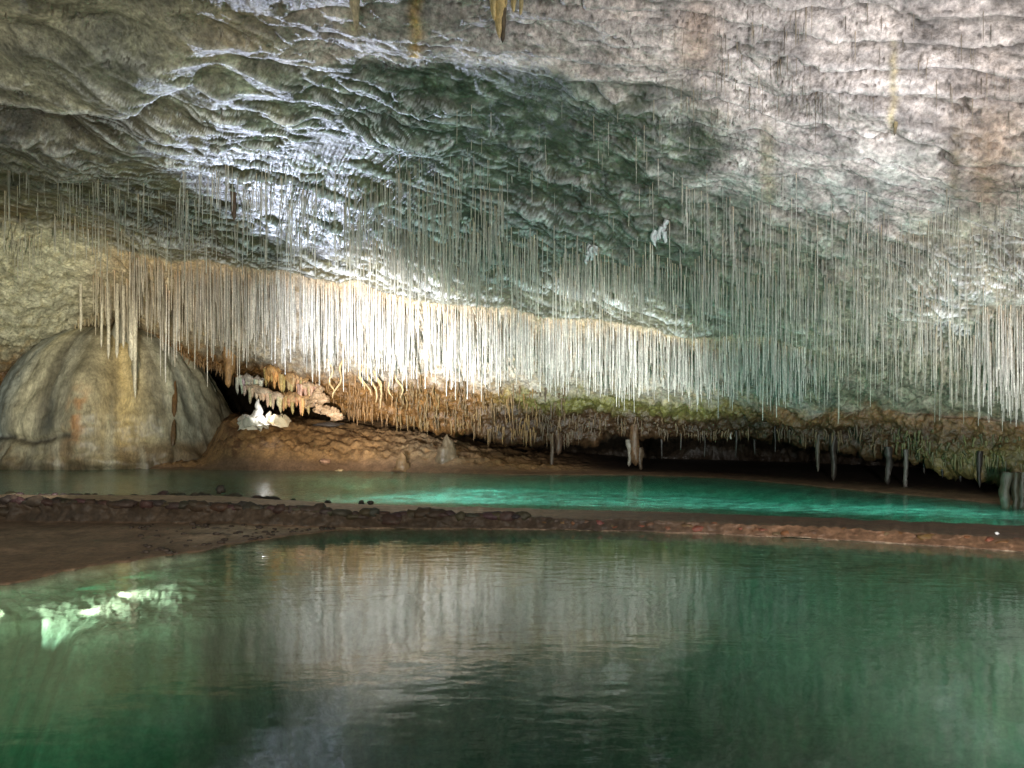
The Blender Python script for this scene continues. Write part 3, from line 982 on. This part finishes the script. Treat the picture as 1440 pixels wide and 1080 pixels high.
lipY = lambda px: float(np.interp(px, PXC, ctrlY[8])) - .5
# larger stalactites over the dark hollow
stalactite('hanging_stalactite', 787, 590, 640, lipY(787), .22, .07, (.075, .045, .028), 'stubby brown stalactite with hooked tip at the left end of the dark hollow', seed=3, bend=.12, lump=.5)
stalactite('hanging_stalactite', 776, 605, 662, lipY(776), .10, .05, (.08, .055, .035), 'thin lower stalactite column nearly touching the turquoise pool', seed=5, bend=.05, lump=.5)
t = empty('hanging_stalactite', P(893, 575, lipY(893)))
tag(t, 'longest brown stalactite over the pool, forked tip with a pale left prong', 'stalactite')
for nm, px, a, b, w0, w1, c, lab in (('shaft', 893, 575, 655, .17, .13, (.10, .055, .026), None), ('prong', 884, 618, 656, .10, .05, (.17, .15, .12), 'pale left prong'), ('prong', 899, 630, 661, .12, .05, (.075, .05, .03), None)):
    o = stalactite(nm, px, a, b, lipY(893), w0, w1, c, None, seed=px, bend=.06, lump=.5)
    o.parent = t; o.location = o.location - t.location
    if lab: o['label'] = lab
stalactite('hanging_stalactite', 1151, 605, 664, lipY(1151), .08, .03, (.08, .065, .05), 'narrow pointed grey stalactite in the middle of the dark hollow', seed=8, lump=.4)
stalactite('hanging_stalactite', 1172, 610, 676, lipY(1172), .11, .04, (.045, .035, .028), 'broad dim stalactite just beside the narrow pointed grey one', seed=9, lump=.5)
stalactite('hanging_stalactite', 1250, 628, 682, lipY(1250), .10, .05, (.04, .033, .028), 'dim bent stalactite left of a thin pale one in the hollow', seed=11, lump=.5, bend=.1)
stalactite('hanging_stalactite', 1274, 632, 690, lipY(1274), .06, .04, (.09, .08, .07), 'thin pale stalactite right of the dim bent one in the hollow', seed=12, lump=.4)
stalactite('hanging_stalactite', 1028, 592, 618, lipY(1028), .035, .03, (.5, .48, .44), 'tiny pale stalactite alone above the dark hollow', seed=12, lump=.2)
t = empty('rock_column', P(1420, 715, 14.9))
tag(t, 'short stone column joining lip and water at the right edge', 'rock column')
for px, w_, sd in ((1416, .10, 1), (1428, .07, 2), (1438, .09, 3)):
    o = stalactite('pillar_shaft', px, 664, 719, 15.1, w_, w_ * .7, (.04, .035, .02), None, seed=sd, bend=.03, lump=.5)
    o.parent = t; o.location = o.location - t.location
for k, px in enumerate((930, 958, 990, 1035, 1062, 1090, 1210, 1300, 1325, 1350, 1378)):
    yy = lipY(px) + U(-.2, 1.2)
    stalactite('hollow_stalactite', px, 590 + max(0, px - 1200) * .25, U(628, 652) + max(0, px - 1200) * .22, yy, U(.03, .08), .02, (.02, .016, .013), 'dim slender stalactite deep in the dark hollow over the pool', group='dim stalactites in the dark hollow', seed=px, lump=.4)

# stalactites of the top beds
t = empty('yellow_stalactite', P(705, -10, 13.0))
tag(t, 'large yellow drapery stalactite with dark tip hanging at the top centre', 'stalactite')
for px, a, b, w0, c, tp in ((702, -30, 54, .17, (.70, .50, .20), (.60, .45, .22)), (708, -20, 60, .10, (.16, .12, .07), (.07, .05, .03)), (696, -30, 30, .12, (.72, .56, .26), None), (722, -25, 18, .07, (.62, .48, .22), None), (732, -25, 21, .05, (.5, .4, .2), None)):
    o = stalactite('drip', px, a, b, 13.0, w0, .02, c, None, seed=px, bend=.02, lump=.3, tip=tp)
    o.parent = t; o.location = o.location - t.location
stalactite('cream_stalactite', 501, -25, 44, 13.2, .13, .02, (.58, .48, .32), 'cream stalactite left of the orange drip stain at the top', seed=21, lump=.3)
stalactite('cream_stalactite', 1258, 146, 190, ceil_at(1258, 152)[0].y, .05, .015, (.60, .48, .24), 'small yellowish stalactite with dark tip on the right pale wall', seed=23, lump=.3, tip=(.08, .07, .06))
stalactite('dark_stalactite', 329, 235, 310, 21.0, .10, .05, (.12, .07, .04), 'dark brown stalactite among pale straws under the silvery beds', seed=25, lump=.4)
for px, py in ((938, 310), (838, 340)):
    p, v = ceil_at(px, py)
    a = Acc()
    for k in range(16):
        u_ = U(-1, 1)
        q0 = p + Vector((.18 * u_ + U(-.08, .08), U(-.15, .05), .28 * u_ + U(-.06, .16)))
        vv, qq = ring_tube(*spike_pts(q0, U(.12, .3), .06, .02, 8, .05, k), 10, .5, k)
        a.add(vv, qq, (.50, .52, .52))
    o = a.build('calcite_cluster', M_white, origin=p); o.location = p
    tag(o, {938: 'knobby white calcite cluster on the dark green ceiling', 838: 'smaller dull calcite cluster left of the white knobby one'}[px], 'calcite')

# ------------------------------------------------------------------ flowstone dome
dc = P(158, 657, 33.2); dc.z = .05
dome = empty('flowstone_dome', dc)
tag(dome, 'huge grey and cream flowstone dome at the left edge of the upper pool', 'flowstone')
RX, HH = 5.0, 6.35
nt_, nh = 220, 110
th = np.linspace(0, 2 * math.pi, nt_)
hh = np.linspace(0, 1, nh)
TH, H = np.meshgrid(th, hh)
prof_r = np.interp(hh, [0, .05, .12, .2, .24, .27, .35, .5, .65, .78, .88, .95, 1.0],
                   [1.06, 1.05, 1.02, .995, .985, .99, .975, .90, .80, .68, .54, .36, .0])
R = prof_r[:, None] * np.ones(nt_)[None, :]
cx_, sx_ = np.cos(TH), np.sin(TH)
# folds and buttresses; front of the dome is theta = -90 deg
ang = (np.degrees(TH) + 180) % 360 - 180
fold = .045 * fbm(TH * 1.6, H * .8, 3., 2) + .05 * np.abs(perlin(TH * 2.6 + .3 * H, H * .7, 8.)) + .018 * perlin(TH * 7, H * 1.5, 1.)
butt = .20 * np.exp(-((ang + 79) / (5 + 7 * (1 - H))) ** 2) * sm(.0, .2, H) * (1 - sm(.55, .85, H)) + .05 * np.exp(-((ang + 40) / 14) ** 2)
under = -.045 * np.exp(-(((H + .035 * fbm(TH * 3, 0 * H, 1., 3)) - .205) / .025) ** 2) * sm(-150, -135, ang) * (1 - sm(-88, -78, ang))
crease = 0
for a0, w0_, d0 in ((-98, 5, .075), (-67, 4, .055), (-47, 4, .05), (-30, 4, .045), (-128, 7, .03), (-150, 6, .03)):
    crease = crease - d0 * np.exp(-((ang - a0 - 6 * perlin(H * 3, a0, 0.)) / w0_) ** 2) * sm(.16, .4, H) * (1 - sm(.8, 1, H))
fold = fold + crease + .03 * np.abs(perlin(TH * 11, H * 1.2, 5.)) * (1 - H)
Hn = H + .035 * fbm(TH * 3, 0 * H, 1., 3)
foot = .05 * np.exp(-((H - .06) / .09) ** 2) * (1 + 1.8 * fbm(cx_ * 5, sx_ * 5, H * 6, 3))
R = R * (1 + fold * (1 - H) + butt + under + foot) + (.04 * fbm(cx_ * 3, sx_ * 3, H * 3, 5) + .02 * ridged(cx_ * 6, sx_ * 6, H * 1.5, 4) + .012 * ridged(cx_ * 9, sx_ * 9, H * 7, 3)) * (1 - H) ** .3
R = np.maximum(R, 0)
dv_ = np.stack([R * cx_ * RX, R * sx_ * RX * .78, H * HH], -1)
fcol = np.zeros(TH.shape + (3,)) + np.array([.36, .31, .20])


def ag(a, wd):
    return np.exp(-((ang - a) / wd) ** 2)


fn = fbm(cx_ * 4, sx_ * 4, H * 2.0, 4); fn2 = fbm(cx_ * 14, sx_ * 14, H * 10, 3)
fcol = lerp(fcol, (.42, .47, .45), ag(-138, 24))
fcol = lerp(fcol, (.55, .49, .33), ag(-108, 9))
fcol = lerp(fcol, (.09, .09, .07), ag(-93, 6) * sm(.1, .3, H))  # dark grey stain, deepened to look like shadow
fcol = lerp(fcol, (.50, .37, .17), ag(-62, 9))
fcol = lerp(fcol, (.28, .28, .22), ag(-28, 14))
fcol = lerp(fcol, (.30, .15, .06), ag(-80, 5) * (1 - sm(.4, .6, H)) * sm(-.2, .3, fn2) * .9)
spk = sm(.12, .4, fn2) * ag(-118, 12) * sm(.25, .35, H) * (1 - sm(.75, .85, H))
fcol = lerp(fcol, (.05, .05, .04), spk * .8)
fcol = lerp(fcol, (.045, .035, .025), np.exp(-((Hn - .195) / .020) ** 2) * sm(-150, -130, ang) * (1 - sm(-84, -76, ang)) * .9)  # shade of the undercut painted as a dark band
fcol = lerp(fcol, (.19, .135, .075), (1 - sm(.14, .2, Hn)) * sm(-.5, .2, fn + fn2 * .5) * .9)
fcol = lerp(fcol, (.07, .055, .04), (crease < -.02) * np.clip(-crease / .075, 0, 1) * .45)  # creases darkened in the colour, since frontal light hardly shades them
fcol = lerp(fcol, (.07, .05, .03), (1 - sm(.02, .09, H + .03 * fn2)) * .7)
fcol = lerp(fcol, (.17, .14, .08), sm(.1, .5, fbm(cx_ * 11, sx_ * 11, H * 1.2, 4)) * .3)
fcol = lerp(fcol, (.50, .46, .34), sm(.15, .5, fbm(cx_ * 9 + 5, sx_ * 9, H * 1.0, 4)) * .5)
fcol *= (1 + .3 * np.clip(fn, -1, 1) + .25 * np.clip(fn2, -1, 1))[..., None]
o = np_mesh('dome_body', dv_.reshape(-1, 3), grid_faces(nh, nt_), np.clip(fcol, .01, .8).reshape(-1, 3), M_dome, parent=dome)


def dome_pt(px, py):
    """front surface of the dome at a picture position"""
    best, bd = None, 1e9
    w_ = dv_ + np.array(tuple(dc))
    sx = 720 + w_[..., 0] * F / w_[..., 1]; sy = HOR - (w_[..., 2] - CAMZ) * F / w_[..., 1]
    d = (sx - px) ** 2 + (sy - py) ** 2 + (sx_ > 0) * 1e6
    i = np.unravel_index(np.argmin(d), d.shape)
    return Vector(w_[i])


# cone with a drip on the shoulder of the dome, dark rods in front
for nm, px, pyt, pyb, r0, r1, c in (('shoulder_stalagmite', 168, 434, 478, .30, .32, (.42, .39, .30)), ('shoulder_stalagmite', 186, 492, 532, .30, .16, (.31, .28, .19))):
    b = dome_pt(px, min(pyb, 640)) + Vector((0, .45, -.25))
    L = (pyb - pyt) * b.y / F + .25
    pts, rad = spike_pts((0, 0, 0), L, r0, r1, 16, .05, 4, True)
    rad = [r0 * (1 - (i / 15)) ** 1.6 + r1 * (1 - (i / 15)) ** .35 + .02 for i in range(16)]
    v, q = ring_tube(pts, rad, 18, .25, px)
    o = np_mesh(nm, v, q, np.broadcast_to(np.array(c), (len(v), 3)), M_dome, parent=dome)
    o.location = b - dc
for k, (px, a, b_, c) in enumerate(((250, 537, 586, (.17, .09, .035)), (246, 590, 628, (.12, .07, .03)))):
    p1, p2 = dome_pt(px, a), dome_pt(px - 1, b_)
    fr_ = Vector((0, -.16, 0))
    pts = [p1.lerp(p2, i / 7) + fr_ for i in range(8)]
    v, q = ring_tube(pts, [.03, .07, .09, .10, .11, .10, .08, .02], 8, .3, k)
    o = np_mesh('dark_drip_rib', v - np.array(tuple(dc)), q, np.broadcast_to(np.array(c), (len(v), 3)), M_stal, parent=dome)
# stalactites hanging right over the dome
for k, (px, a, b_, w_) in enumerate(((152, 430, 505, .05), (165, 440, 504, .055), (174, 440, 490, .05), (186, 425, 508, .09), (190, 430, 560, .06), (208, 420, 465, .04), (232, 430, 470, .04), (114, 440, 466, .04), (143, 440, 490, .035))):
    pa, _v = ceil_at(px, 398 + (px - 150) * .12)
    a = HOR - (pa.z + .12 - CAMZ) * F / pa.y
    stalactite('dome_top_stalactite', px, a, b_, pa.y + .04, w_ * 1.6, w_, (.50, .44, .32), 'tan stalactite hanging in front of the crown of the flowstone dome', group='stalactites over the dome crown', seed=k + 40, bend=.03, lump=.3, seg=8)
for k in range(70):
    px = U(20, 150); edge_p = np.interp(px, [20, 70, 110, 150], [520, 492, 462, 448])
    p, v = ceil_at(px, edge_p - U(0, 18))
    pts, rad = spike_pts((p.x, p.y - .05, p.z + .1), U(.35, .9), U(.03, .07), .015, 6, .04, k)
    v, q = ring_tube(pts, rad, 6, .2, k)
    o = np_mesh('wall_edge_stalactite', v - np.array(tuple(p)), q, np.broadcast_to(np.array([.34, .27, .15]), (len(v), 3)), M_stal)
    o.location = p
    tag(o, 'small olive stalactite on the ragged edge of the pale left wall', 'stalactite', 'stalactites along the left wall edge')

# ------------------------------------------------------------------ stalagmites on the bank
t = empty('white_stalagmite', P(363, 591, 29.4))
tag(t, 'brilliant white stalagmite beside a hidden lamp on the clay bank', 'stalagmite')


def lump_cone(name, loc, r, h, c, parent, seed, sharp=.8, seg=16, mat=None, flat=1.0):
    m_ = 15
    pts = [(.06 * r * math.sin(i * .9 + seed), .05 * r * math.cos(i * .7 + seed), h * i / (m_ - 1)) for i in range(m_)]
    rad = [r * ((1 - (i / (m_ - 1)) ** sharp) * .86 + .14 * math.sqrt(max(0, 1 - (i / (m_ - 1)) ** 6))) * (1 + .10 * math.sin(i * 1.9 + seed)) + (.22 * r if i == 0 else 0) for i in range(m_)]
    rad[-1] = .02 * r
    v, q = ring_tube(pts, rad, 26, .26, seed)
    v[:, 1] *= flat
    o = np_mesh(name, v, q, np.broadcast_to(np.array(c), (len(v), 3)), mat or M_white, parent=parent)
    o.location = loc
    return o


lump_cone('cone', (0, 0, -.1), .42, .95, (.80, .78, .76), t, 1, .55)
lump_cone('mound', (-.45, .05, -.12), .38, .35, (.80, .77, .72), t, 2, 1.4)
lump_cone('mound', (.42, .1, -.12), .30, .5, (.74, .68, .58), t, 3, .7)
lump_cone('mound', (-.15, -.25, -.15), .42, .28, (.80, .77, .72), t, 4, 1.6)
lump_cone('mound', (.2, -.2, -.15), .30, .25, (.78, .74, .68), t, 5, 1.4)
s_ = lump_cone('small_white_stalagmite', P(392, 592, 29.3), .33, .22, (.78, .68, .52), None, 7, 1.6)
tag(s_, 'low cream calcite lump right of the brilliant white stalagmite', 'stalagmite')
# flowstone shelves with draperies
t = empty('drapery_flowstone', P(385, 560, 30.6))
tag(t, 'stepped orange and pink drapery flowstone under the ceiling lip', 'flowstone')


def shelf(px0, py0, px1, py1, Y, thick, drops, c, seed, name='shelf'):
    a, b = P(px0, py0, Y), P(px1, py1, Y - .3)
    n = 12
    pts = [a.lerp(b, i / (n - 1)) + Vector((0, .08 * math.sin(i), .05 * math.sin(i * 1.7 + seed))) for i in range(n)]
    v, q = ring_tube(pts, [thick * (.5 + .5 * math.sin(math.pi * (i + .6) / n)) for i in range(n)], 10, .4, seed)
    sh = np_mesh(name, v - np.array(tuple(t.location)), q, np.broadcast_to(np.array(c), (len(v), 3)), M_stal, parent=t)
    rr = random.Random(seed)
    for k in range(drops):
        u = (k + rr.random() * .6) / drops
        p = a.lerp(b, u) + Vector((0, -thick * .5, 0))
        pts, rad = spike_pts(p, rr.uniform(.35, .75), rr.uniform(.07, .12), .04, 6, .03, k + seed)
        v, q = ring_tube(pts, rad, 7, .3, k)
        cc = [x * rr.uniform(.8, 1.15) for x in c]
        np_mesh('drape', v - np.array(tuple(t.location)), q, np.broadcast_to(np.array(cc), (len(v), 3)), M_stal, parent=sh)


shelf(335, 531, 370, 535, 30.6, .17, 9, (.66, .58, .52), 1)
shelf(372, 518, 400, 528, 30.4, .22, 8, (.60, .34, .13), 2)
shelf(396, 528, 436, 538, 30.3, .22, 9, (.58, .36, .17), 3)
shelf(345, 543, 400, 560, 30.2, .18, 11, (.64, .50, .38), 4)
shelf(398, 556, 440, 562, 30.1, .22, 9, (.55, .34, .17), 5)
shelf(418, 540, 455, 546, 30.0, .16, 7, (.54, .38, .24), 6)
for k, (px, py) in enumerate(((442, 562), (450, 572), (459, 577), (468, 579), (447, 552), (455, 560), (474, 583))):
    lump_cone('knob', P(px, py + 7, 29.6) - t.location, .26, .42, (.50, .34, .21), t, k + 60, 1.6, 10, M_stal)
stalactite('orange_stalactite', 322, 484, 545, ceil_at(322, 490)[0].y, .26, .10, (.40, .22, .09), 'stout orange stalactite between the dome and the white drapery', seed=61, bend=.08, lump=.6)


def stone(name, loc, sx, sy, sz, c, seed, mat=None, n=9, m=14):
    th_ = np.linspace(0, 2 * math.pi, m, endpoint=False)
    v = []
    for i in range(n):
        ph = math.pi * (i + .02) / (n - 1 + .04)
        for t_ in th_:
            v.append((math.sin(ph) * math.cos(t_), math.sin(ph) * math.sin(t_), math.cos(ph)))
    v = np.array(v)
    d = 1 + .45 * fbm(v[:, 0] * 1.3 + seed * 3.7, v[:, 1] * 1.3, v[:, 2] * 1.3 + seed, 3)
    v = v * d[:, None] * np.array([sx, sy, sz])
    i = np.arange(n - 1)[:, None] * m; k = np.arange(m)[None, :]; k2 = (k + 1) % m
    q = np.stack([(i + k), (i + m + k), (i + m + k2), (i + k2)], -1).reshape(-1, 4)
    o = np_mesh(name, v, q, np.broadcast_to(np.array(c), (len(v), 3)), mat or M_ground)
    o.location = loc
    return o


o = stone('flat_stone', P(461, 597, 29.2), .55, .35, .10, (.05, .04, .035), 3)
tag(o, 'flat dark slab of rock lying on the clay bank below the drapery', 'stone')
for k, (px, py, pyt, Y, r, lab) in enumerate(((566, 665, 636, 27.6, .36, 'small pointed tan stalagmite at the foot of the bank'), (629, 660, 611, 28.0, .52, 'taller grey cone stalagmite on the bank beside the pool'))):
    b = P(px, py, Y)
    o = lump_cone('cone_stalagmite', b, r, (py - pyt) * Y / F, (.17, .105, .05) if k == 0 else (.135, .10, .06), None, 30 + k, 1.5 if k else 1.1, 18, M_dome, .8)
    tag(o, lab, 'stalagmite')
for k, (px, py, c, lab) in enumerate(((457, 649, (.45, .27, .2), 'small pinkish stone halfway up the clay bank'), (479, 663, (.5, .38, .24), 'pale pebble at the foot of the clay bank by the water'), (596, 657, (.06, .03, .02), 'dark stone between the two cone stalagmites'))):
    Y = 28.3
    o = stone('bank_stone', P(px, py, Y), .2, .16, .1, c, k + 80)
    tag(o, lab, 'stone')

# ------------------------------------------------------------------ knobs along the rimstone dam
def knob_line(pts_px, n, size, c, label, group, zoff=0.0, seed=0):
    rr = random.Random(seed)
    xs_, ys_, Ys = zip(*pts_px)
    for k in range(n):
        u = (k + rr.uniform(-.35, .35)) / n
        px = xs_[0] + (xs_[-1] - xs_[0]) * min(max(u, 0), 1)
        Y = float(np.interp(px, xs_, Ys)) + rr.uniform(-.05, .08)
        x = (px - 720) * Y / F
        z = ground_z(x, Y) + zoff
        s = size * rr.uniform(.55, 1.35)
        o = stone('rimstone_knob', (x, Y, z), s * rr.uniform(1.1, 2.2), s, s * rr.uniform(.6, .95), [q * rr.uniform(.7, 1.2) for q in c], seed + k, n=7, m=10)
        if 'front rim' in group:
            wh = 'beside the left mud flat' if px < 260 else ('above the pointed end of the mud flat' if px < 500 else 'between pool and lake, below the cone stalagmites')
            tag(o, 'dark lumpy knob on the front rim ' + wh, 'rimstone knob', 'front rim knobs ' + wh)
        else:
            tag(o, label, 'rimstone knob', group)


cre = lambda px: float(np.interp(px, GPX, g['creY']))
bak = lambda px: float(np.interp(px, GPX, g['bakY']))
LL = [(px, 0, cre(px) + .03) for px in range(-40, 760, 20)]
knob_line(LL, 92, .10, (.05, .033, .024), 'dark lumpy knob on the front rim of the dam, left half', 'knobs on the front rim', .0, 100)
LB = [(px, 0, bak(px) - .02) for px in range(-40, 440, 20)]
knob_line(LB, 50, .075, (.045, .033, .024), 'dark lumpy knob on the rear rim beside the upper pool', 'knobs on the rear rim', .0, 300)
LR = [(px, 0, cre(px) - .05) for px in range(760, 1480, 20)]
knob_line(LR, 44, .06, (.16, .07, .035), 'reddish brown lump in the dam face at the right half', 'lumps in the right dam face', -.05, 500)
for k, (px, lab) in enumerate(((508, 'left one of two dark pebbles on the pool edge'), (521, 'right one of two dark pebbles on the pool edge'), (461, 'lone dark pebble left of the pair on the pool edge'))):
    Y = bak(px) + .02; x = (px - 720) * Y / F
    o = stone('dark_pebble', (x, Y, .17), .07, .06, .05, (.03, .025, .02), 700 + k, n=7, m=10)
    tag(o, lab, 'pebble')
o = stone('square_stone', ((310 - 720) * 15.8 / F, 15.8, .46), .09, .07, .10, (.04, .03, .022), 720)
tag(o, 'blocky dark stone standing up on the rear rim', 'stone')
o = stone('white_pebble', ((1402 - 720) * 11.3 / F, 11.3, .17), .035, .03, .025, (.8, .8, .78), 730, M_white, n=7, m=10)
tag(o, 'tiny white pebble on the brown dam near the right edge', 'pebble')
for k in range(90):
    px = U(180, 470)
    j = int(np.argmin(np.abs(GPX - px)))
    Y = U(g['shoreY'][j] + .1, g['baseY'][j] - .1)
    if Y < g['shoreY'][j]: continue
    x = (px - 720) * Y / F
    s = U(.012, .04)
    o = stone('mud_pebble', (x, Y, ground_z(x, Y) + s * .3), s * 1.7, s, s * .7, (.045, .03, .022), 800 + k, n=5, m=8)
    tag(o, 'small dark pebble on the brown mud beside the lake', 'pebble', 'pebbles on the mud flat')
